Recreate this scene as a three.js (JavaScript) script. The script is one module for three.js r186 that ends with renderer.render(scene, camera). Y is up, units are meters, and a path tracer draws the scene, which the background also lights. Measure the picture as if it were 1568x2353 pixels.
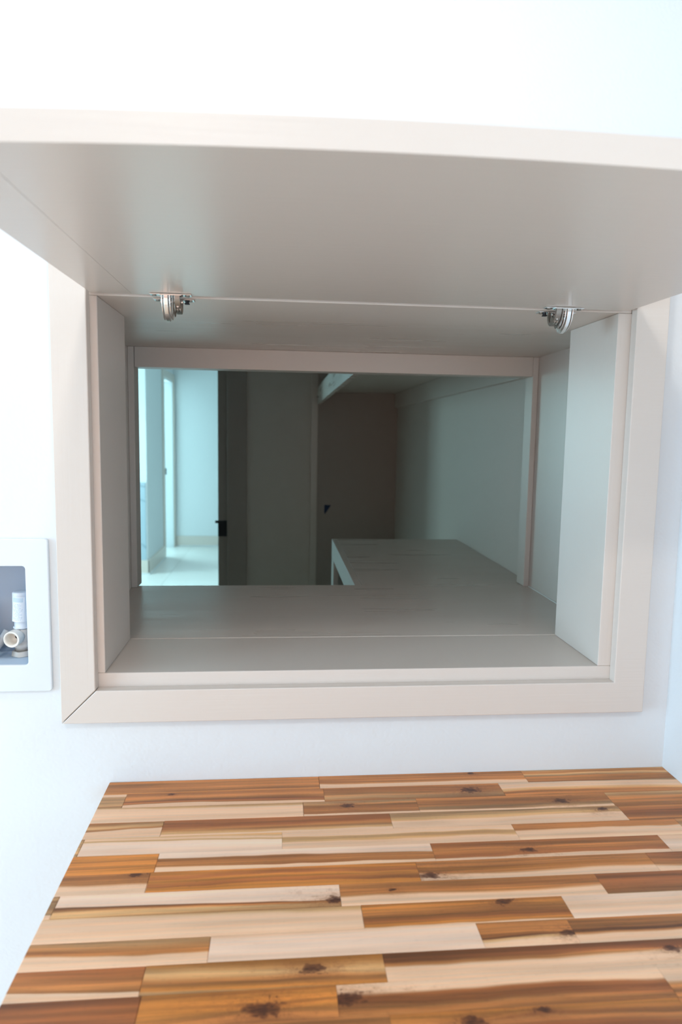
import * as THREE from 'three';
import { RoundedBoxGeometry } from 'three/addons/geometries/RoundedBoxGeometry.js';
import { RectAreaLightUniformsLib } from 'three/addons/lights/RectAreaLightUniformsLib.js';
import { mergeGeometries } from 'three/addons/utils/BufferGeometryUtils.js';

// ---------------------------------------------------------------- camera, sky, exposure, window light
const scene = new THREE.Scene();
scene.background = new THREE.Color(0.62, 0.8, 1.0);
const camera = new THREE.PerspectiveCamera(73.73, 1568 / 2353, 0.02, 60);
camera.position.set(0, 1.537, 1.06);
camera.rotation.order = 'YXZ';
camera.rotation.set(-6.3546 * Math.PI / 180, -5.1523 * Math.PI / 180, 0.9426 * Math.PI / 180);
camera.focus = 1.2;
camera.userData.fStop = 4.5;
scene.add(camera);
const renderer = new THREE.WebGLRenderer({ antialias: true });
renderer.toneMapping = THREE.LinearToneMapping;
renderer.toneMappingExposure = 1.0;
renderer.shadowMap.enabled = true;
RectAreaLightUniformsLib.init();

const LIGHT = {
  can: 3.4, midCan: 5.2, canColor: [1.0, 0.97, 0.91],
  rearWindow: 1.8, rearWindowColor: [1.0, 0.68, 0.56],
  laundryWindow: 11.9, laundryWindowColor: [0.525, 0.80, 1.0],
  tubWindow: 16, wcWindow: 23.5, closetBathColor: [0.56, 0.96, 1.0],
  wcCan: 0.8, bathCan: 14.5, bathCanColor: [0.66, 0.95, 1.0],
};

// ---------------------------------------------------------------- small helpers
let seed = 12345;
const rnd = () => { seed = (seed * 1664525 + 1013904223) >>> 0; return seed / 4294967296; };
const used = {};
function numbered(n) { const k = used[n] = (used[n] ?? -1) + 1; return k ? `${n}_${String(k).padStart(3, '0')}` : n; }
const lin = (r, g, b) => new THREE.Color().setRGB(r, g, b, THREE.SRGBColorSpace);
function hash(x, y, s) { let h = (x * 374761393 + y * 668265263 + s * 974634777) | 0; h = Math.imul(h ^ (h >>> 13), 1274126177); return ((h ^ (h >>> 16)) >>> 0) / 4294967296; }
function vnoise(x, y, s = 0, px = 0, py = 0) {          // value noise, periodic when px, py are given
  const xi = Math.floor(x), yi = Math.floor(y), fx = x - xi, fy = y - yi;
  const u = fx * fx * (3 - 2 * fx), v = fy * fy * (3 - 2 * fy);
  const wx = (i) => px ? ((i % px) + px) % px : i, wy = (i) => py ? ((i % py) + py) % py : i;
  const a = hash(wx(xi), wy(yi), s), b = hash(wx(xi + 1), wy(yi), s), c = hash(wx(xi), wy(yi + 1), s), d = hash(wx(xi + 1), wy(yi + 1), s);
  return a + (b - a) * u + (c - a) * v + (a - b - c + d) * u * v;
}
function planarUV(g) {                                    // uv in metres, by the way each face points
  const p = g.attributes.position, n = g.attributes.normal, uv = new Float32Array(p.count * 2);
  for (let i = 0; i < p.count; i++) {
    const ax = Math.abs(n.getX(i)), ay = Math.abs(n.getY(i)), az = Math.abs(n.getZ(i));
    if (ay >= ax && ay >= az) { uv[2 * i] = p.getX(i); uv[2 * i + 1] = p.getZ(i); }
    else if (ax >= az) { uv[2 * i] = p.getZ(i); uv[2 * i + 1] = p.getY(i); }
    else { uv[2 * i] = p.getX(i); uv[2 * i + 1] = p.getY(i); }
  }
  g.setAttribute('uv', new THREE.BufferAttribute(uv, 2));
  return g;
}
function box(x0, x1, y0, y1, z0, z1, r = 0.0015) {        // box with softened edges, in world metres
  const w = x1 - x0, h = y1 - y0, d = z1 - z0;
  const rr = Math.min(r, w * 0.45, h * 0.45, d * 0.45);
  const g = rr > 0 ? new RoundedBoxGeometry(w, h, d, 2, rr) : new THREE.BoxGeometry(w, h, d);
  g.translate((x0 + x1) / 2, (y0 + y1) / 2, (z0 + z1) / 2);
  return planarUV(g.index ? g.toNonIndexed() : g);
}
function poly(points, holes, depth, bevel = 0) {          // outline in x, y pulled along z from 0 to -depth
  const s = new THREE.Shape(points.map((p) => new THREE.Vector2(p[0], p[1])));
  for (const h of holes) s.holes.push(new THREE.Path(h.map((p) => new THREE.Vector2(p[0], p[1]))));
  const g = new THREE.ExtrudeGeometry(s, { depth: depth - 2 * bevel, bevelEnabled: bevel > 0, bevelSize: bevel, bevelThickness: bevel, bevelOffset: -bevel, bevelSegments: 2, curveSegments: 12 });
  g.translate(0, 0, -depth + bevel);
  return planarUV(g);
}
const rect = (x0, x1, y0, y1) => [[x0, y0], [x1, y0], [x1, y1], [x0, y1]];
function cyl(r0, r1, h, seg = 28) { return new THREE.CylinderGeometry(r1, r0, h, seg).toNonIndexed(); }
function mesh(name, g, m, parent) {
  const list = Array.isArray(g) ? g.map((q) => (q.index ? q.toNonIndexed() : q)) : null;
  const o = new THREE.Mesh(list ? mergeGeometries(list.map((q) => { for (const k of Object.keys(q.attributes)) if (!['position', 'normal', 'uv'].includes(k)) q.deleteAttribute(k); return q; })) : g, m);
  o.name = numbered(name); o.castShadow = o.receiveShadow = true;
  if (parent) {
    const b = parent.userData.base;
    if (b) { o.geometry = o.geometry.clone(); o.geometry.translate(-b[0], -b[1], -b[2]); }
    parent.add(o);
  }
  return o;
}
const bases = [];
function thing(name, label, category, at, group) {
  const o = new THREE.Group(); o.name = numbered(name); o.position.set(...at);
  o.userData = { base: at }; bases.push(o);
  if (label) { o.userData.label = label; o.userData.category = category; } else o.userData.kind = 'structure';
  if (group) o.userData.group = group;
  scene.add(o); return o;
}
const structGroup = (name, at) => thing(name, null, null, at);
function struct(name, g, m) { const o = mesh(name, g, m); o.userData.kind = 'structure'; scene.add(o); return o; }
function single(name, g, m, label, category) { const o = mesh(name, g, m); o.userData = { label, category }; scene.add(o); return o; }

// ---------------------------------------------------------------- textures
function dataTex(w, h, fn, srgb, wrap = true) {
  const d = new Uint8Array(w * h * 4);
  for (let y = 0; y < h; y++) for (let x = 0; x < w; x++) {
    const c = fn(x, y), i = (y * w + x) * 4;
    d[i] = Math.max(0, Math.min(255, c[0])); d[i + 1] = Math.max(0, Math.min(255, c[1])); d[i + 2] = Math.max(0, Math.min(255, c[2])); d[i + 3] = 255;
  }
  const t = new THREE.DataTexture(d, w, h); t.magFilter = THREE.LinearFilter; t.minFilter = THREE.LinearMipmapLinearFilter; t.generateMipmaps = true;
  if (wrap) t.wrapS = t.wrapT = THREE.RepeatWrapping;
  if (srgb) t.colorSpace = THREE.SRGBColorSpace;
  t.needsUpdate = true; return t;
}
const grey = (v) => [v * 255, v * 255, v * 255];
// rolled wall paint: fine stipple; 0.25 m tile
const stipple = dataTex(256, 256, (x, y) => grey(0.55 * vnoise(x / 4, y / 4, 3, 64, 64) + 0.3 * vnoise(x / 9.14, y / 9.14, 5, 28, 28) + 0.15 * vnoise(x / 2, y / 2, 7, 128, 128)));
stipple.repeat.set(4, 4);
// brushed satin enamel on wood: long faint brush marks along u; 0.6 m x 0.15 m tile
const brushed = dataTex(512, 256, (x, y) => grey(0.5 * vnoise(x / 128, y / 4, 11, 4, 64) + 0.3 * vnoise(x / 64, y / 2, 13, 8, 128) + 0.2 * vnoise(x / 8, y / 8, 17, 64, 32)));
brushed.repeat.set(1 / 0.6, 1 / 0.15);
const brushedUp = brushed.clone(); brushedUp.rotation = Math.PI / 2; brushedUp.needsUpdate = true;
// open-grain plywood that shows through its paint: streaks and lifted grain along u
const plyBump = dataTex(1024, 1024, (x, y) => {
  const w = y + 22 * (vnoise(x / 128, y / 128, 41, 8, 8) - 0.5);
  return grey(0.7 * vnoise(x / 256, w / 32, 21, 4, 32) + 0.3 * vnoise(x / 128, w / 16, 23, 8, 64));
});
plyBump.repeat.set(1 / 0.9, 1 / 0.6);
const plyRough = dataTex(512, 512, (x, y) => {
  const w = y + 14 * (vnoise(x / 64, y / 64, 43, 8, 8) - 0.5);
  const v = 0.65 * vnoise(x / 128, w / 32, 31, 4, 16) + 0.35 * vnoise(x / 64, w / 8, 37, 8, 64);
  return grey(0.58 + 0.46 * v);
});
plyRough.repeat.set(1 / 0.9, 1 / 0.45);
// marble
const marbleTex = dataTex(512, 512, (x, y) => {
  const u = x / 512, v = y / 512;
  const wob = vnoise(u * 4, v * 4, 51, 4, 4) * 0.35 + vnoise(u * 16, v * 16, 52, 16, 16) * 0.08;
  const vein = Math.abs(Math.sin((u * 2 + v * 3 + wob * 3) * Math.PI));
  const k = Math.exp(-vein * 14) * (0.4 + 0.6 * vnoise(u * 5, v * 5, 53, 5, 5)) + 0.25 * Math.max(0, vnoise(u * 3 + wob, v * 3, 54) - 0.45);
  return [176 - 80 * k, 194 - 78 * k, 206 - 72 * k];
}, true);

// ---------------------------------------------------------------- materials
const WHITE = [0.765, 0.79, 0.81], GREIGE = [0.70, 0.622, 0.563];
const std = (c, rough, extra = {}) => new THREE.MeshStandardMaterial({ color: new THREE.Color().setRGB(...c), roughness: rough, ...extra });
const M = {
  wall: std(WHITE, 0.75, { bumpMap: stipple, bumpScale: 0.0004 }),
  ceiling: std([0.82, 0.82, 0.82], 0.9, { bumpMap: stipple, bumpScale: 0.0006 }),
  paint: std(GREIGE, 0.36, { bumpMap: brushed, bumpScale: 0.00012 }),
  paintUp: std(GREIGE, 0.36, { bumpMap: brushedUp, bumpScale: 0.00012 }),
  flap: std(GREIGE, 0.26, { bumpMap: brushed, bumpScale: 0.0001 }),
  ply: std(GREIGE, 0.40, { bumpMap: plyBump, bumpScale: 0.00015, roughnessMap: plyRough }),
  closetWall: std(GREIGE, 0.6, { bumpMap: stipple, bumpScale: 0.0004 }),
  floor: std([0.60, 0.49, 0.385], 0.5, { bumpMap: stipple, bumpScale: 0.0003 }),
  tile: std([0.72, 0.71, 0.69], 0.35, { bumpMap: stipple, bumpScale: 0.0002 }),
  grout: std([0.42, 0.42, 0.41], 0.9, { bumpMap: stipple, bumpScale: 0.0005 }),
  marble: new THREE.MeshStandardMaterial({ map: marbleTex, roughness: 0.25 }),
  plastic: std([0.735, 0.775, 0.82], 0.38),
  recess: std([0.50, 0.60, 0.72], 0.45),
  valve: std([0.62, 0.575, 0.52], 0.4),
  spout: std([0.78, 0.73, 0.66], 0.35),
  bore: std([0.62, 0.5, 0.38], 0.5),
  dark: std([0.035, 0.02, 0.015], 0.7),
  grey: std([0.30, 0.31, 0.33], 0.45),
  nickel: std([0.86, 0.85, 0.84], 0.2, { metalness: 1 }),
  nickelDark: std([0.34, 0.31, 0.28], 0.4, { metalness: 1 }),
  black: std([0.012, 0.013, 0.018], 0.5),
  tape: std([0.012, 0.03, 0.09], 0.7),
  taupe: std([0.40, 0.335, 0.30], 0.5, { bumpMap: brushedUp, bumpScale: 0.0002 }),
  caulk: std([0.82, 0.82, 0.8], 0.5),
};
const glow = (c, k) => new THREE.MeshStandardMaterial({ color: 0x222222, roughness: 0.5, emissive: new THREE.Color().setRGB(...c), emissiveIntensity: k });

// ---------------------------------------------------------------- large structure
const RW = 0.655, CEIL = 2.74;
// laundry wall with the hatch opening and the hole for the outlet box
struct('wall_back', poly(rect(-4.6, RW + 0.12, 0, CEIL), [rect(-0.294, 0.558, 1.133, 1.762), rect(-0.560, -0.378, 1.174, 1.339)], 0.15), M.wall);
struct('wall_right', box(RW, RW + 0.12, 0, CEIL, 0, 3.7, 0), M.wall);
struct('wall_closet_right', box(RW, RW + 0.12, 0, CEIL, -2.89, -0.15, 0), M.closetWall);
struct('wall_left', poly([[-3.7, 0], [0, 0], [0, CEIL], [-3.7, CEIL]], [rect(-2.92, -0.92, 0.35, 2.66)], 0.1).rotateY(Math.PI / 2).translate(-4.5, 0, 0), M.wall);
struct('wall_front', poly(rect(-4.6, RW + 0.12, 0, CEIL), [rect(-1.6, 0.4, 0.15, 2.55)], 0.1).translate(0, 0, 3.7), M.wall);
struct('floor', box(-4.6, RW + 0.12, -0.1, 0, -2.89, 3.8, 0), M.floor);
struct('ceiling', box(-4.7, 1.4, CEIL, CEIL + 0.1, -8.6, 3.8, 0), M.ceiling);
struct('wall_closet_left', box(-1.8, -1.7, 0, CEIL, -2.78, -0.15, 0), M.wall);
// closet end wall: two skins with a pocket for the sliding door between them
const farWall = structGroup('wall_closet_end', [0, 0, -2.78]);
const holed = [[-3.3, 0], [-1.35, 0], [-1.35, 2.06], [-0.293, 2.06], [-0.293, 0], [1.3, 0], [1.3, CEIL], [-3.3, CEIL]];
mesh('wall_skin', poly([[-1.8, 0], [-1.35, 0], [-1.35, 2.06], [-0.293, 2.06], [-0.293, 0], [RW, 0], [RW, CEIL], [-1.8, CEIL]], [], 0.035).translate(0, 0, -2.78), M.closetWall, farWall);
mesh('wall_skin', poly(holed, [], 0.035).translate(0, 0, -2.875), M.wall, farWall);
// bathroom shell
struct('wall_bath_left', poly([[2.89, 0], [8.5, 0], [8.5, CEIL], [2.89, CEIL]], [rect(5.15, 6.3, 0.95, 2.3)], 0.1).rotateY(Math.PI / 2).translate(-3.2, 0, 0), M.wall);
struct('wall_bath_right', box(1.2, 1.3, 0, CEIL, -8.5, -2.91, 0), M.wall);
struct('wall_bath_end', poly(rect(-3.3, 1.3, 0, CEIL), [rect(-2.95, -2.1, 0.9, 2.2)], 0.12).translate(0, 0, -8.37), M.wall);
struct('wall_stub', box(-3.2, -1.43, 0, CEIL, -6.57, -6.45, 0.004), M.wall);
struct('wall_partition', poly([[6.57, 0], [7.53, 0], [7.53, 2.215], [8.28, 2.215], [8.28, 0], [8.37, 0], [8.37, CEIL], [6.57, CEIL]], [], 0.12).rotateY(Math.PI / 2).translate(-1.43, 0, 0), M.wall);

// bathroom tiles, each its own piece on a grout bed
const bath = structGroup('floor_bath', [0, 0, -5.6]);
mesh('grout_bed', box(-3.2, 1.2, -0.1, -0.003, -8.37, -2.89, 0), M.grout, bath);
const tileTones = [0, 1, 2, 3].map((k) => { const m = M.tile.clone(); m.color.multiplyScalar(0.97 + 0.02 * k); return m; });
{
  for (let i = 0; i < 8; i++) for (let j = 0; j < 5; j++) {
    const x = -2.7 + i * 0.6, z = -2.9 - 0.6 - j * 1.2 + (i % 2 ? 0.4 : 0);
    const x0 = Math.max(-3.19, x - 0.2985), x1 = Math.min(1.19, x + 0.2985), z0 = Math.max(-8.36, z - 0.5985), z1 = Math.min(-2.9, z + 0.5985);
    if (x1 - x0 < 0.05 || z1 - z0 < 0.05) continue;
    mesh('tile', box(x0, x1, -0.0095, 0.0, z0, z1, 0.001), tileTones[Math.floor(rnd() * 4)], bath);
  }
}

// ---------------------------------------------------------------- hatch trim (casing) and lining (jamb)
const XL = -0.333, XR = 0.603, YB = 1.089, xl = -0.281, xr = 0.5505, yb = 1.141, yt = 1.772, YT = 1.824;
const trim = structGroup('trim_1', [0.135, YB, 0]);
const g1 = 0.0006;
const board = (pts, m) => mesh('casing_board', poly(pts, [], 0.018, 0.0016).translate(0, 0, 0.018), m, trim);
board([[XL, YB + g1], [xl, yb + g1], [xl, yt], [XL, YT]], M.paintUp);
board([[XL + g1, YB], [XR, YB], [XR, YT], [xr, yt], [xr, yb], [xl + g1, yb]], M.paint);   // filled and painted over at the lower right corner
board([[xl, yt], [xr, yt], [XR, YT], [XL, YT]], M.paint);

const jl = -0.270, jr = 0.5293, jb = 1.163, jt = 1.7365, Z1 = -0.18;
const jamb = structGroup('trim_2', [0.13, jb, -0.09]);
mesh('sill_board', box(jl - 0.022, jr + 0.0275, jb - 0.029, jb, Z1, 0, 0.0015), M.paint, jamb);
mesh('side_board', box(jl - 0.022, jl, jb, jt, Z1, 0, 0.0015), M.paintUp, jamb);
mesh('side_board', box(jr, jr + 0.0275, jb, jt, Z1, 0, 0.0015), M.paintUp, jamb);
mesh('head_board', box(jl - 0.022, jr + 0.022, jt, jt + 0.022, Z1, 0, 0.0015), M.paint, jamb);

// ---------------------------------------------------------------- upward-opening hatch door
const flapT = thing('hatch_door', 'greige painted hatch flap swung up level above the wall opening', 'door', [0.132, 1.738, 0.011]);
{
  const x0 = -0.2757, x1 = 0.540, y0 = 1.738, y1 = 1.7606, z0 = 0.011, z1 = 0.5454;
  const warp = (g) => {
    const p = g.attributes.position;
    for (let i = 0; i < p.count; i++) {
      const x = p.getX(i), z = p.getZ(i), s = (x - 0.04) / 0.26;
      p.setY(i, p.getY(i) + (z - z0) / (z1 - z0) * (-0.00125 + 0.0125 * (x - 0.04) + 0.0042 * (1 - s * s)));
    }
    g.computeVertexNormals(); return planarUV(g);
  };
  const slab = (a, b, c = y0) => { const g = new THREE.BoxGeometry(b - a, y1 - c, z1 - z0, Math.max(2, Math.round((b - a) / 0.03)), 1, 10); g.translate((a + b) / 2, (y1 + c) / 2, (z0 + z1) / 2); return warp(g); };
  mesh('edge_strip', slab(x0, -0.2175), M.flap, flapT);
  mesh('panel', slab(-0.2171, x1), M.flap, flapT);
}

// two sprung knuckle hinges at the back edge of the flap
function hinge(cx, side, label) {
  const t = thing('cabinet_hinge', label, 'hinge', [cx, 1.737, 0.004], null);
  const cap = (x, y, z) => cyl(0.0034, 0.003, 0.0016, 14).translate(x, y, z);
  const wings = (y, z0, z1) => [box(cx - 0.030, cx + 0.030, y, y + 0.0014, z0, z1, 0.0006), box(cx - 0.016, cx + 0.016, y - 0.0012, y + 0.0012, z0 + 0.001, z1 + 0.001, 0.0006)];
  mesh('flap_plate', wings(1.7362, 0.0125, 0.026), M.nickel, t);
  mesh('frame_plate', wings(1.7348, -0.020, -0.004), M.nickel, t);
  for (const s of [-1, 1]) { mesh('screw', cap(cx + s * 0.024, 1.7354, 0.019), M.nickelDark, t); mesh('screw', cap(cx + s * 0.024, 1.7340, -0.012), M.nickelDark, t); }
  // curved arm: a strip bent from the flap down round the knuckle to the frame
  const arm0 = (x0, x1, drop) => {
    const s = new THREE.Shape();
    s.moveTo(0.024, 1.7366); s.bezierCurveTo(0.024, 1.722 - drop, 0.006, 1.716 - drop, -0.004, 1.714 - drop);
    s.bezierCurveTo(-0.012, 1.718 - drop, -0.014, 1.726, -0.014, 1.7352); s.lineTo(-0.0105, 1.7352);
    s.bezierCurveTo(-0.0105, 1.727, -0.008, 1.722 - drop, -0.003, 1.7175 - drop); s.bezierCurveTo(0.006, 1.7195 - drop, 0.0195, 1.725 - drop, 0.0205, 1.7366); s.closePath();
    const g = new THREE.ExtrudeGeometry(s, { depth: x1 - x0 - 0.0012, bevelEnabled: true, bevelSize: 0.0006, bevelThickness: 0.0006, bevelSegments: 2, curveSegments: 14 });
    g.rotateY(-Math.PI / 2); g.translate(x1 - 0.0006, 0, 0);      // local x becomes world z
    return planarUV(g);
  };
  const arm = (x0, x1, drop, m, name) => mesh(name, arm0(x0, x1, drop), m, t);
  const L = (a, b) => (side < 0 ? [cx + a, cx + b] : [cx - b, cx - a]);
  // strap: two thin rails with a narrower rounded tongue between them, dark gaps left open
  let [a, b] = L(-0.0135, -0.0117); arm(a, b, 0.009, M.nickel, 'strap_rail');
  [a, b] = L(-0.0100, -0.0040); arm(a, b, 0.011, M.nickel, 'strap_tongue');
  [a, b] = L(-0.0022, -0.0004); arm(a, b, 0.009, M.nickel, 'strap_rail');
  [a, b] = L(0.0020, 0.0034); arm(a, b, 0.004, M.nickelDark, 'knuckle_plate');
  [a, b] = L(0.0050, 0.0132); const mid = (a + b) / 2;
  mesh('spring_housing', [arm0(a, b, 0.000), cyl(0.0052, 0.0052, b - a + 0.001, 20).rotateZ(Math.PI / 2).translate(mid, 1.7215, 0.006)], M.nickelDark, t);
  for (let k = 0; k < 4; k++) mesh('spring_coil', new THREE.TorusGeometry(0.0064, 0.0008, 8, 22).toNonIndexed().rotateY(Math.PI / 2).translate(a + 0.0012 + k * 0.0019, 1.7225, 0.006), k % 2 ? M.nickel : M.nickelDark, t);
  for (const [dy, dz] of [[-0.002, 0.016], [0.004, 0.019]]) mesh('rivet', cyl(0.0019, 0.0016, 0.0014, 12).rotateX(Math.PI / 2).translate(mid, 1.7235 + dy, dz), M.nickel, t);
  mesh('pivot_pin', cyl(0.0022, 0.0022, 0.032, 14).rotateZ(Math.PI / 2).translate(cx, 1.7285, 0.011), M.nickel, t);
  [a, b] = L(0.016, 0.023); mesh('adjusting_screw', [cyl(0.003, 0.003, 0.006, 14).translate((a + b) / 2, 1.7322, -0.009), box(a, b, 1.729, 1.7308, -0.012, -0.006, 0.0006)], M.black, t);
}
hinge(-0.160, -1, 'bright nickel hinge at the left end of the raised flap, above the lit doorway view');
hinge(0.432, 1, 'bright nickel hinge at the right end of the raised flap, near the pale side lining');

// ---------------------------------------------------------------- pass-through cabinet behind the wall
const Z2 = -0.602;
const cab = thing('pass_through_cabinet', 'greige open box behind the hatch with a grainy painted bottom board', 'cabinet', [0.14, 1.145, Z2]);
mesh('bottom_board', box(-0.357, 0.634, 1.145, 1.1635, Z2 - 0.022, Z1 - 0.0006, 0.0012), M.ply, cab);
mesh('top_board', box(-0.357, 0.634, 1.7372, 1.755, Z2 - 0.05, Z1 - 0.0006, 0.0012), M.ply, cab);
mesh('side_board', box(-0.375, -0.357, 1.145, 1.755, Z2 - 0.05, -0.151, 0.001), M.paintUp, cab);
mesh('side_board', box(0.634, 0.652, 1.145, 1.755, Z2 - 0.0215, -0.151, 0.001), M.paintUp, cab);
mesh('rail', box(-0.3415, 0.6195, 1.690, 1.7371, Z2 - 0.05, Z2, 0.0012), M.paint, cab);
mesh('stile', box(-0.3570, -0.3425, 1.1636, 1.7371, Z2 - 0.05, Z2 + 0.001, 0.0016), M.paintUp, cab);
mesh('stile', box(0.6197, 0.6338, 1.1636, 1.7371, Z2 - 0.05, Z2 + 0.001, 0.0016), M.paintUp, cab);
mesh('caulk_bead', cyl(0.0018, 0.0018, 0.42, 8).rotateX(Math.PI / 2).translate(0.6328, 1.1642, -0.39), M.caulk, cab);

// ---------------------------------------------------------------- closet furniture
const bench = thing('closet_shelf_unit', 'low greige shelf running back along the closet wall level with the hatch sill', 'shelf', [0.42, 0, -1.0]);
mesh('top_board', box(0.2083, RW, 1.143, 1.1625, -1.402, Z2 - 0.0225, 0.0015), M.ply, bench);
mesh('apron', box(0.190, 0.208, 1.097, 1.1625, -1.402, Z2 - 0.0225, 0.0012), M.paint, bench);
mesh('leg', box(0.190, 0.208, 0, 1.096, -1.402, -1.31, 0.0012), M.paintUp, bench);
mesh('end_panel', box(0.2085, RW, 0, 1.142, -1.402, -1.384, 0.001), M.paintUp, bench);
mesh('back_cleat', box(RW - 0.018, RW, 1.06, 1.142, -1.383, Z2 - 0.0225, 0.001), M.paint, bench);

const shelf = thing('upper_shelf', 'high greige closet shelf with a deep front edge catching the doorway light', 'shelf', [0.42, 1.7, -1.7]);
mesh('board', box(0.2205, RW, 1.777, 1.798, -2.7655, -0.66, 0.001), M.paint, shelf);
mesh('front_edge', box(0.202, 0.220, 1.709, 1.798, -2.7655, -0.66, 0.0012), M.ply, shelf);
mesh('wall_cleat', box(RW - 0.018, RW, 1.698, 1.7765, -2.7655, -0.66, 0.001), M.paint, shelf);
const stile = single('closet_stile', box(0.170, 0.207, 0, 2.5, -2.78, -2.762, 0.0012), M.paintUp, 'narrow greige upright board on the closet end wall under the high shelf end', 'board');
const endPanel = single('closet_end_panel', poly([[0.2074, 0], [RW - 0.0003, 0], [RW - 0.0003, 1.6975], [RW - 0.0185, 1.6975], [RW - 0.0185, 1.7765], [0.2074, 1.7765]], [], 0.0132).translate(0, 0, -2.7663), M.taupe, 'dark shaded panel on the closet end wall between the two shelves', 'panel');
{
  const s = new THREE.Shape([[0.2504, 1.1497], [0.2873, 1.1476], [0.2536, 1.0954], [0.2490, 1.108]].map((p) => new THREE.Vector2(...p)));
  const g = new THREE.ExtrudeGeometry(s, { depth: 0.0006, bevelEnabled: false }); g.translate(0, 0, -2.7659);
  single('tape_scrap', planarUV(g), M.tape, 'small dark blue three-cornered scrap stuck to the shaded end panel', 'tape');
}
// closet pocket door, almost fully slid away, with a black edge lock
const pd = structGroup('door_1', [0, 0, -2.845]);
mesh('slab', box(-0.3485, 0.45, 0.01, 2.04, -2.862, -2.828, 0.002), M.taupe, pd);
mesh('lock_plate', box(-0.3492, -0.2990, 0.958, 1.0495, -2.8282, -2.8255, 0.0006), M.black, pd);
mesh('edge_pull', box(-0.3650, -0.3470, 1.034, 1.0490, -2.834, -2.826, 0.0015), M.black, pd);
const cz = structGroup('trim_3', [-0.7, 0, -2.78]);
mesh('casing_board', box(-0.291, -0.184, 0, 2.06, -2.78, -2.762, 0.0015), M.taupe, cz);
mesh('casing_board', box(-1.46, -1.353, 0, 2.06, -2.78, -2.762, 0.0015), M.paintUp, cz);
mesh('casing_board', box(-1.46, -0.184, 2.061, 2.17, -2.78, -2.762, 0.0015), M.paint, cz);
mesh('jamb_board', box(-1.37, -1.3505, 0, 2.06, -2.91, -2.781, 0.001), M.paintUp, cz);

// ---------------------------------------------------------------- bathroom fittings
single('marble_panel', box(-3.19, -1.4465, 0.156, 1.005, -6.4495, -6.434, 0.0015), M.marble, 'blue-grey veined marble panel on the bathroom wall end above the baseboard', 'panel');
struct('baseboard_stub', [box(-3.19, -1.4125, 0, 0.155, -6.4495, -6.432, 0.003), box(-1.4295, -1.412, 0, 0.155, -7.438, -6.432, 0.003)], M.paint);
struct('baseboard_end', box(-1.41, 1.19, 0, 0.14, -8.3695, -8.352, 0.003), M.paint);
struct('baseboard_end_shoe', box(-1.41, 1.19, 0, 0.012, -8.352, -8.340, 0.004), M.wall);
struct('baseboard_stub_shoe', [box(-3.19, -1.400, 0, 0.014, -6.432, -6.420, 0.004), box(-1.412, -1.400, 0, 0.014, -7.438, -6.420, 0.004)], M.wall);
const wd = structGroup('trim_4', [-1.43, 0, -7.9]);
mesh('casing_board', box(-1.4295, -1.412, 0, 2.215, -7.53, -7.44, 0.002), M.paintUp, wd);
mesh('casing_board', box(-1.4295, -1.412, 2.216, 2.31, -8.36, -7.44, 0.002), M.paint, wd);
mesh('casing_board', box(-1.4295, -1.412, 0.0, 2.215, -8.351, -8.28, 0.002), M.paintUp, wd);
mesh('jamb_board', box(-1.551, -1.43, 0, 2.2, -8.2795, -8.262, 0.001), M.wall, wd);
mesh('head_jamb', box(-1.551, -1.43, 2.2, 2.2148, -8.2795, -7.531, 0.001), M.wall, wd);
mesh('latch_plate', box(-1.545, -1.518, 0.985, 1.070, -8.262, -8.2592, 0.0006), M.black, wd);

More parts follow.
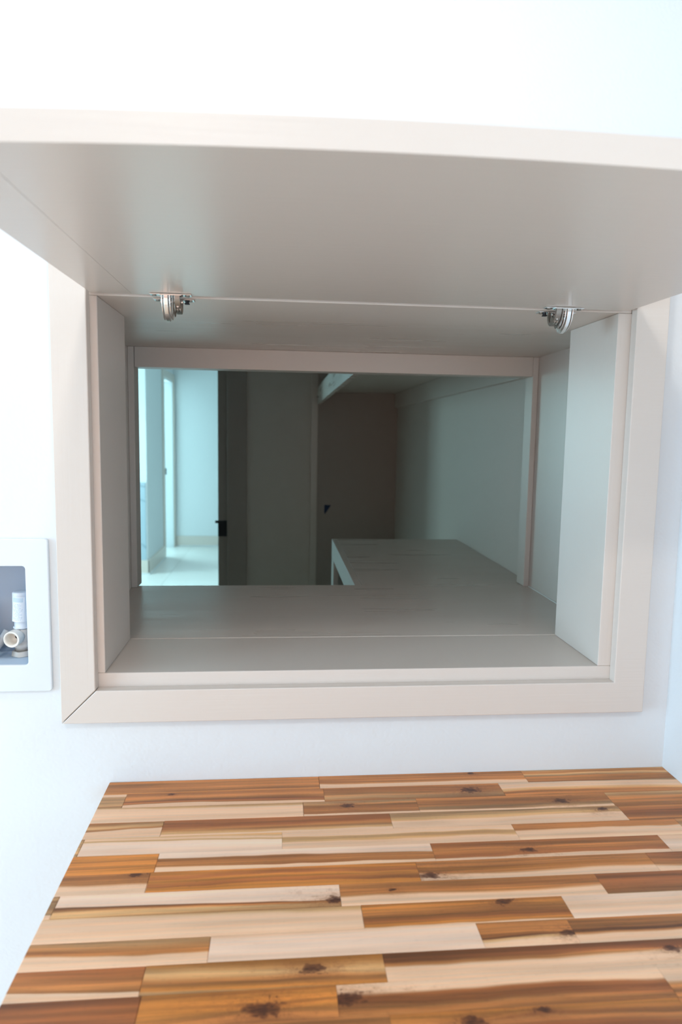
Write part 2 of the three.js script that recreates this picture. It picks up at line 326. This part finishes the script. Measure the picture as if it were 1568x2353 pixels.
// ---------------------------------------------------------------- washer outlet box with its valve
const ob = thing('washer_outlet_box', 'white plastic washer supply box set into the wall left of the hatch', 'outlet box', [-0.469, 1.137, 0]);
{
  const rr = (x0, x1, y0, y1, r) => { const a = []; for (const [cx, cy, s] of [[x1 - r, y0 + r, -90], [x1 - r, y1 - r, 0], [x0 + r, y1 - r, 90], [x0 + r, y0 + r, 180]]) for (let k = 0; k <= 6; k++) { const t = (s + k * 15) * Math.PI / 180; a.push([cx + r * Math.cos(t), cy + r * Math.sin(t)]); } return a; };
  mesh('faceplate', poly(rr(-0.592, -0.3492, 1.1372, 1.3752, 0.005), [rr(-0.554, -0.3835, 1.1795, 1.3335, 0.005).reverse()], 0.0062, 0.0014).translate(0, 0, 0.0063), M.plastic, ob);
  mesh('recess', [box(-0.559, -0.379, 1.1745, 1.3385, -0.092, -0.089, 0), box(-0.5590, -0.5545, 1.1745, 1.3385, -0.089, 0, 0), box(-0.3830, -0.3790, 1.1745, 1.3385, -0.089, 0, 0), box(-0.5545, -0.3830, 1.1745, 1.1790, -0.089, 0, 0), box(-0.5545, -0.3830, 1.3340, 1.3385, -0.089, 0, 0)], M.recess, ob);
  const vx = -0.4105, vz = -0.046;
  const lathe = (pts) => new THREE.LatheGeometry(pts.map((p) => new THREE.Vector2(...p)), 36).toNonIndexed();
  // arrestor cylinder above the valve
  mesh('arrestor', lathe([[0, 1.2835], [0.0100, 1.2835], [0.0122, 1.2815], [0.0122, 1.2365], [0.0105, 1.2345], [0.0105, 1.2270], [0.0125, 1.2262], [0.0125, 1.2235], [0, 1.2235]].reverse()).translate(vx, 0, vz), M.plastic, ob);
  // valve body with rings and a base nut
  mesh('valve_body', [lathe([[0, 1.224], [0.0115, 1.224], [0.0125, 1.222], [0.0125, 1.205], [0.0112, 1.2035], [0.0112, 1.200], [0.0130, 1.199], [0.0130, 1.194], [0.0105, 1.193], [0.0105, 1.1885], [0, 1.1885]].reverse()).translate(vx, 0, vz), new THREE.CylinderGeometry(0.0155, 0.0165, 0.008, 6).toNonIndexed().translate(vx, 1.1835, vz)], M.valve, ob);
  const spout = new THREE.LatheGeometry([[0, 0], [0.0118, 0], [0.0118, 0.010], [0.0128, 0.011], [0.0128, 0.024], [0.0122, 0.0245], [0.0098, 0.0245], [0.0092, 0.022], [0.0088, 0.010], [0, 0.009]].map((p) => new THREE.Vector2(...p)), 40).toNonIndexed();
  spout.rotateX(Math.PI / 2).rotateY(-0.12).translate(vx - 0.003, 1.2125, vz + 0.004);
  const sp = mesh('spout', spout, M.spout, ob);
  mesh('bore_hole', cyl(0.0031, 0.0031, 0.0016, 18).rotateX(Math.PI / 2).translate(vx - 0.0020, 1.2136, vz + 0.0142), M.dark, ob);
  // paper tag curved round the arrestor, with unreadable small print
  const tagTex = dataTex(128, 192, (x, y) => {
    const base = [232, 236, 240]; const row = Math.floor(y / 10), inRow = y % 10 > 2 && y % 10 < 7, w = 30 + hash(row, 1, 9) * 70;
    if (y > 150 && y < 184 && x > 14 && x < 112) return [196 + 10 * hash(x >> 2, y >> 2, 8), 216, 226];
    if (inRow && x > 64 - w / 2 && x < 64 + w / 2 && y < 140 && y > 12 && hash(x >> 2, row, 4) > 0.25) return [188, 206, 222];
    return base;
  }, true, false);
  const tag = new THREE.CylinderGeometry(0.0127, 0.0127, 0.0405, 20, 1, true, -0.95, 1.75);
  const tg = tag.toNonIndexed(); tg.rotateZ(-0.05).translate(vx, 1.2565, vz);
  const tp = tg.attributes.position; for (let i = 0; i < tp.count; i++) tp.setZ(i, tp.getZ(i) + 0.0004);
  mesh('paper_tag', tg, new THREE.MeshStandardMaterial({ map: tagTex, roughness: 0.7, side: THREE.DoubleSide }), ob);
  // grey lever of the neighbouring valve
  const lev = (pts, r) => new THREE.TubeGeometry(new THREE.CatmullRomCurve3(pts.map((p) => new THREE.Vector3(...p))), 20, r, 12).toNonIndexed();
  mesh('lever', [lev([[-0.458, 1.184, -0.030], [-0.446, 1.1935, -0.026], [-0.436, 1.207, -0.028], [-0.4285, 1.2215, -0.036]], 0.0062), cyl(0.008, 0.008, 0.03, 20).rotateX(Math.PI / 2).translate(-0.456, 1.2, -0.05), lev([[-0.462, 1.19, -0.022], [-0.451, 1.206, -0.020], [-0.4385, 1.211, -0.026]], 0.005)], M.grey, ob);
  mesh('valve_body', [lathe([[0, 1.26], [0.011, 1.26], [0.012, 1.255], [0.012, 1.19], [0.015, 1.189], [0.015, 1.179], [0, 1.179]].reverse()).translate(-0.475, 0, -0.055)], M.grey, ob);
}

// ---------------------------------------------------------------- butcher block counter
const CT = 0.9836, CX0 = -0.267, CX1 = RW, CZ1 = 0.62, RH = 0.0389;
const KEY = { c: [248, 209, 181], C: [244, 197, 160], t: [214, 163, 110], g: [176, 131, 88], b: [184, 117, 64], r: [164, 97, 53], o: [202, 127, 59], d: [130, 77, 44], k: [82, 42, 24] };
// row, x0, x1, bands from back edge to front edge (place, tone), lean of the bands, knots (x, z, size)
const STAVES = [
  [0, CX0, 0.066, '0b .5b 1b', 0, []], [0, 0.066, 0.405, '0b .62b .74C 1C', 0, [[0.318, 0.005, 0.5]]], [0, 0.405, CX1, '0t .25b .4t .5g .6b 1b', -0.1, []],
  [1, CX0, -0.231, '0C .2C .3g 1g', 0, []], [1, -0.231, 0.071, '0b .55b .62d .68r .8b .84C 1C', 0, [[-0.163, 0.043, 0.4]]], [1, 0.071, 0.354, '0b .4b .8g 1b', 0, [[0.303, 0.058, 1.1]]], [1, 0.354, CX1, '0g .12C .45C .6t .8b 1b', -0.15, []],
  [2, CX0, 0.038, '0t .18C 1C', 0.02, []], [2, 0.038, 0.211, '0g .3b .75b .85C 1C', 0, [[0.104, 0.092, 0.7]]], [2, 0.211, 0.513, '0b .4b .7g .86C 1t', 0, [[0.434, 0.097, 0.9]]], [2, 0.513, CX1, '0t .4b 1b', 0, []],
  [3, CX0, -0.162, '0b .3t .42b .5C 1C', 0.12, []], [3, -0.162, 0.164, '0r .4r .6b .9t 1C', 0, []], [3, 0.164, 0.515, '0g .4t .52C 1C', 0.08, [[0.488, 0.123, 0.6]]], [3, 0.515, CX1, '0b .5r 1b', 0, []],
  [4, CX0, -0.2622, '0t 1t', 0, []], [4, -0.2622, 0.006, '0t .18C .26t .36c 1c', 0.05, []], [4, 0.006, 0.336, '0C .25C .34t .55t .66C 1C', -0.1, []], [4, 0.336, 0.583, '0b .35b .46C 1C', 0.12, []], [4, 0.583, CX1, '0b .5t 1b', 0, []],
  [5, CX0, -0.156, '0o .5o 1o', 0, []], [5, -0.156, 0.208, '0c .34c .45b .82b .9C 1C', -0.42, []], [5, 0.208, 0.535, '0r .5b .85r .93C 1C', 0.03, [[0.340, 0.216, 0.7]]], [5, 0.535, CX1, '0C .6c 1C', 0, []],
  [6, CX0, -0.160, '0b .55b .72C 1C', -0.1, [[-0.176, 0.237, 0.6]]], [6, -0.160, 0.180, '0o .3r .4o .7r .78o 1o', -0.15, []], [6, 0.180, 0.495, '0b .3b .4o .6b .76C 1C', -0.2, [[0.194, 0.262, 1.0]]], [6, 0.495, CX1, '0r .6b .8C 1C', 0, []],
  [7, CX0, -0.259, '0g .8g .9C 1C', 0, []], [7, -0.259, 0.076, '0c .62c .7d .76b .86t 1t', -0.55, [[0.070, 0.300, 0.9]]], [7, 0.076, 0.405, '0b .5b .68C 1C', 0.1, [[0.142, 0.286, 0.35]]], [7, 0.405, CX1, '0r .5r .9b 1t', 0, []],
  [8, CX0, 0.099, '0t .25C 1C', -0.5, []], [8, 0.099, 0.345, '0o .5b .7r .9o 1C', -0.1, [[0.272, 0.316, 0.8]]], [8, 0.345, CX1, '0c .5C 1c', 0, []],
  [9, CX0, -0.073, '0g .5b .62C 1C', 0, []], [9, -0.073, 0.227, '0C .3c 1c', 0, []], [9, 0.227, 0.335, '0b .52b .6d .66t .78C 1C', 0.1, [[0.329, 0.372, 0.7]]], [9, 0.335, CX1, '0b .45b .55d .62b .74C 1C', -0.1, []],
  [10, CX0, -0.136, '0r .6b .74b .8C 1C', 0, []], [10, -0.136, 0.113, '0o .4t .7b .9o 1g', 0, [[0.038, 0.405, 1.0]]], [10, 0.113, CX1, '0d .16d .28b .42C 1C', 0.12, [[0.432, 0.402, 0.7]]],
  [11, CX0, -0.133, '0d .5r .86d .92C 1C', 0, []], [11, -0.133, 0.060, '0o .5o 1b', 0, [[-0.014, 0.452, 1.4]]], [11, 0.060, 0.401, '0C .2C .36r .6r .8b 1b', -0.3, [[0.070, 0.445, 1.1]]], [11, 0.401, CX1, '0C .4C .6b 1b', 0, []],
  [12, CX0, -0.130, '0C .5C .6t 1C', 0, []], [12, -0.130, 0.108, '0b .5b 1o', 0, []], [12, 0.108, 0.400, '0o .4b .7r 1b', 0, [[0.186, 0.480, 0.9], [0.261, 0.472, 0.6]]], [12, 0.400, CX1, '0b 1d', 0, []],
  [13, CX0, 0.02, '0b .6b .8C 1C', 0, []], [13, 0.02, 0.36, '0c 1C', 0, []], [13, 0.36, CX1, '0r .7b 1C', 0, []],
  [14, CX0, -0.1, '0o 1b', 0, []], [14, -0.1, 0.25, '0t .3C 1C', 0, []], [14, 0.25, CX1, '0b .6o 1t', 0, [[0.4, 0.56, 0.8]]],
  [15, CX0, 0.1, '0r .5b .7C 1C', 0, []], [15, 0.1, CX1, '0b .5b 1o', 0, []],
];
const parsed = STAVES.map(([row, x0, x1, bands, lean, knots], i) => ({
  i, row, x0, x1, lean, knots: knots.map(([x, z, s]) => ({ x, z, s, dark: s > 0.3 })), z0: row * RH, z1: Math.min(CZ1, (row + 1) * RH),
  stops: bands.split(' ').map((b) => { const k = b.slice(-1); return [parseFloat(b.slice(0, -1) || '0'), KEY[k]]; }),
}));
const KNOT = [66, 34, 22];
const byRow = []; for (const s of parsed) (byRow[s.row] ??= []).push(s);
const TW = 2048, TH = 1400, PX = (CX1 - CX0) / TW, PZ = CZ1 / TH;
const isPale = (c) => c[0] > 225;
const woodTex = dataTex(TW, TH, (px, py) => {
  const x = CX0 + (px + 0.5) * PX, z = (py + 0.5) * PZ;
  const row = byRow[Math.min(15, Math.floor(z / RH))];
  let st = row[row.length - 1]; for (const s of row) if (x < s.x1) { st = s; break; }
  const sd = st.i * 7 + 100, xm = (st.x0 + st.x1) / 2, len = st.x1 - st.x0;
  // grain coordinate: across the stave, leaning, waving, and bent aside by knots
  let bend = 0, knot = 0, ring = 0;
  for (const k of st.knots) {
    const dx = (x - k.x) / (0.0135 * k.s), dz = (z - k.z) / (0.0066 * k.s);
    const wob = 0.5 * (vnoise(x * 420, z * 420, sd + 3) - 0.5) + 0.7 * (vnoise(x * 160, z * 240, sd + 4) - 0.5);
    const r = Math.sqrt(dx * dx + dz * dz) * (1 + wob);
    bend += Math.sign(dz || 1) * 0.0035 * k.s * Math.exp(-Math.abs(dz) * 0.45) * Math.exp(-dx * dx * 0.09);
    knot = Math.max(knot, 1 / (1 + Math.exp((r - 0.85) * 7)));
    ring += 0.55 * Math.exp(-r * 0.75) * (0.5 + 0.5 * Math.sin(r * 9)) + 0.35 * Math.exp(-r * r * 0.12) * vnoise(x * 90, z * 500, sd + 5);
  }
  const wave = 0.26 * (vnoise(x * 7, z * 12, sd) - 0.5) + 0.05 * (vnoise(x * 34, z * 60, sd + 1) - 0.5);
  const v = (z - st.z0) / RH, vv = v - st.lean * (0.25 - (x - st.x0) / len * 0.5) * 1.0 + wave + bend / RH * 0.8;
  let c = st.stops[st.stops.length - 1][1];
  for (let k = 0; k + 1 < st.stops.length; k++) {
    const [a, ca] = st.stops[k], [b, cb] = st.stops[k + 1];
    if (vv <= a) { c = ca; break; }
    if (vv < b) {
      const t = (vv - a) / (b - a), e = t * t * (3 - 2 * t);
      c = [0, 1, 2].map((q) => ca[q] + (cb[q] - ca[q]) * e); break;
    }
  }
  const pale = Math.max(0, Math.min(1, (c[0] - 200) / 36));
  const zz = z + bend + wave * RH * 0.5;
  const coarse = vnoise(x * 5, zz * 420, sd + 6), fine = vnoise(x * 26, zz * 1500, sd + 7), pore = vnoise(x * 130, zz * 1900, sd + 8), blotch = vnoise(x * 14, zz * 70, sd + 9);
  const band = vnoise(x * 2.6, (zz + 0.004 * vnoise(x * 7, z * 30, sd + 12)) * 150, sd + 13);
  const streak = vnoise(x * 3.5, zz * 230, sd + 10);
  let k = 1 + (1 - 0.72 * pale) * (0.20 * (coarse - 0.5) + 0.12 * (fine - 0.5) + 0.42 * (band - 0.5)) + (0.12 - 0.06 * pale) * (blotch - 0.5);
  if (pore > 0.78) k -= (0.10 - 0.06 * pale) * (pore - 0.78) / 0.22;
  const dk = Math.max(0, streak - 0.62) * (1 - pale) * 1.5;
  let o = [c[0] * k, c[1] * (k - 0.05 * (coarse - 0.5)), c[2] * (k - 0.1 * (coarse - 0.5))];
  o = o.map((q, n) => q + (KEY.d[n] - q) * Math.min(0.7, dk));
  o = o.map((q, n) => q + (KEY.d[n] - q) * Math.min(0.75, ring));
  o = o.map((q, n) => q + (KNOT[n] - q) * knot * (0.55 + 0.45 * vnoise(x * 260, z * 700, sd + 11)));
  // end and side glue lines
  const ex = Math.min(Math.abs(x - st.x0), Math.abs(x - st.x1)), ez = Math.min(z - st.z0, st.z1 - z);
  const e = (Math.exp(-ex / 0.0004) * 0.14 + Math.exp(-ez / 0.0004) * 0.10) * (1 - 0.5 * pale);
  return o.map((q) => q * (1 - e));
}, true, false);
woodTex.anisotropy = 8;
const woodBump = dataTex(512, 512, (x, y) => grey(0.6 * vnoise(x / 64, y / 2, 61, 8, 256) + 0.4 * (vnoise(x / 16, y / 1, 62, 32, 512) > 0.75 ? 0 : 1)));
woodBump.repeat.set(2, 4);
M.wood = new THREE.MeshStandardMaterial({ map: woodTex, roughness: 0.5, bumpMap: woodBump, bumpScale: 0.00004 });
const counter = thing('countertop', 'butcher block counter of mixed pale and brown wood staves below the hatch', 'countertop', [0.19, CT - 0.038, 0.31]);
for (const s of parsed) {
  const e = 0.00004;
  const g = box(s.x0 + (s.x0 > CX0 ? e : 0), s.x1 - e, CT - 0.038, CT - (s.i % 3) * 0.00006, s.z0 + (s.row ? e : 0.0005), s.z1 - e, s.x0 === CX0 ? 0.0012 : 0.00025);
  const p = g.attributes.position, uv = g.attributes.uv, n = g.attributes.normal;
  for (let i = 0; i < p.count; i++) uv.setXY(i, Math.min(0.9995, Math.max(0.0005, (p.getX(i) - CX0) / (CX1 - CX0))), Math.min(0.9995, Math.max(0.0005, p.getZ(i) / CZ1 + (Math.abs(n.getZ(i)) > 0.7 || Math.abs(n.getX(i)) > 0.7 ? (p.getY(i) - CT) * 0.2 : 0))));
  mesh('stave', g, M.wood, counter);
}

// ---------------------------------------------------------------- lights and the fittings and windows that hold them
function areaLight(c, k, w, h, at, toward) {
  const l = new THREE.RectAreaLight(new THREE.Color().setRGB(...c), k, w, h);
  l.position.set(...at); l.lookAt(...toward); scene.add(l);
}
function windowUnit(n, size, at, turn, c, k) {      // frame, frosted pane that glows, and the daylight it lets in
  const [w, h] = size, t = new THREE.Group(); t.name = `window_${n}`; t.userData = { kind: 'structure' };
  t.position.set(...at); t.rotation.y = turn; scene.add(t);
  const fr = 0.045;
  const f = mesh('window_frame', poly(rect(-w / 2, w / 2, -h / 2, h / 2), [rect(-w / 2 + fr, w / 2 - fr, -h / 2 + fr, h / 2 - fr)], 0.06, 0.002).translate(0, 0, 0.02), M.plastic); t.add(f);
  const p = mesh('window_pane', box(-w / 2 + fr, w / 2 - fr, -h / 2 + fr, h / 2 - fr, -0.02, -0.012, 0), glow(c, k * 0.06)); t.add(p);
  t.updateMatrixWorld();
  const a = t.localToWorld(new THREE.Vector3(0, 0, 0.0)), b = t.localToWorld(new THREE.Vector3(0, 0, 1));
  areaLight(c, k, w - 2 * fr, h - 2 * fr, a.toArray(), b.toArray());
}
windowUnit(1, [2.0, 2.31], [-4.54, 1.505, 1.92], Math.PI / 2, LIGHT.laundryWindowColor, LIGHT.laundryWindow);
windowUnit(4, [2.0, 2.4], [-0.6, 1.35, 3.64], Math.PI, LIGHT.rearWindowColor, LIGHT.rearWindow);
windowUnit(2, [1.15, 1.35], [-3.24, 1.625, -5.725], Math.PI / 2, LIGHT.closetBathColor, LIGHT.tubWindow);
windowUnit(3, [0.85, 1.3], [-2.525, 1.55, -8.41], 0, LIGHT.closetBathColor, LIGHT.wcWindow);
function canLight(at, k, c, label, angle, pen) {
  const t = thing('ceiling_light', label, 'light', [at[0], CEIL, at[2]]);
  const ring = new THREE.LatheGeometry([[0.062, 0.0], [0.085, 0.0], [0.088, -0.004], [0.062, -0.006], [0.062, 0]].map((p) => new THREE.Vector2(...p)), 40);
  t.add(mesh('trim_ring', ring, M.plastic));
  t.add(mesh('lens', new THREE.CylinderGeometry(0.06, 0.06, 0.004, 36).translate(0, -0.003, 0), glow(c, k * 0.3)));
  const s = new THREE.SpotLight(new THREE.Color().setRGB(...c), k, 0, angle, pen, 2);
  s.position.set(at[0], CEIL - 0.012, at[2]); s.target.position.set(at[0], 0, at[2]); s.castShadow = true; s.shadow.radius = 4; s.shadow.mapSize.set(2048, 2048);
  scene.add(s, s.target);
}
canLight([-0.10, CEIL, 0.60], LIGHT.can, LIGHT.canColor, 'round white recessed laundry ceiling light close above the raised flap', 1.45, 1);
canLight([-2.3, CEIL, -7.4], LIGHT.wcCan, LIGHT.closetBathColor, 'round white recessed ceiling light in the small room past the far door', 1.3, 0.5);

canLight([-0.3, CEIL, 1.9], LIGHT.midCan, LIGHT.canColor, 'round white recessed laundry ceiling light behind the camera, farther from the hatch', 1.45, 0.6);
canLight([-1.4, CEIL, -4.6], LIGHT.bathCan, LIGHT.bathCanColor, 'round white recessed ceiling light over the bathroom floor by the marble panel', 1.3, 0.5);
for (const o of bases) delete o.userData.base;
renderer.render(scene, camera);
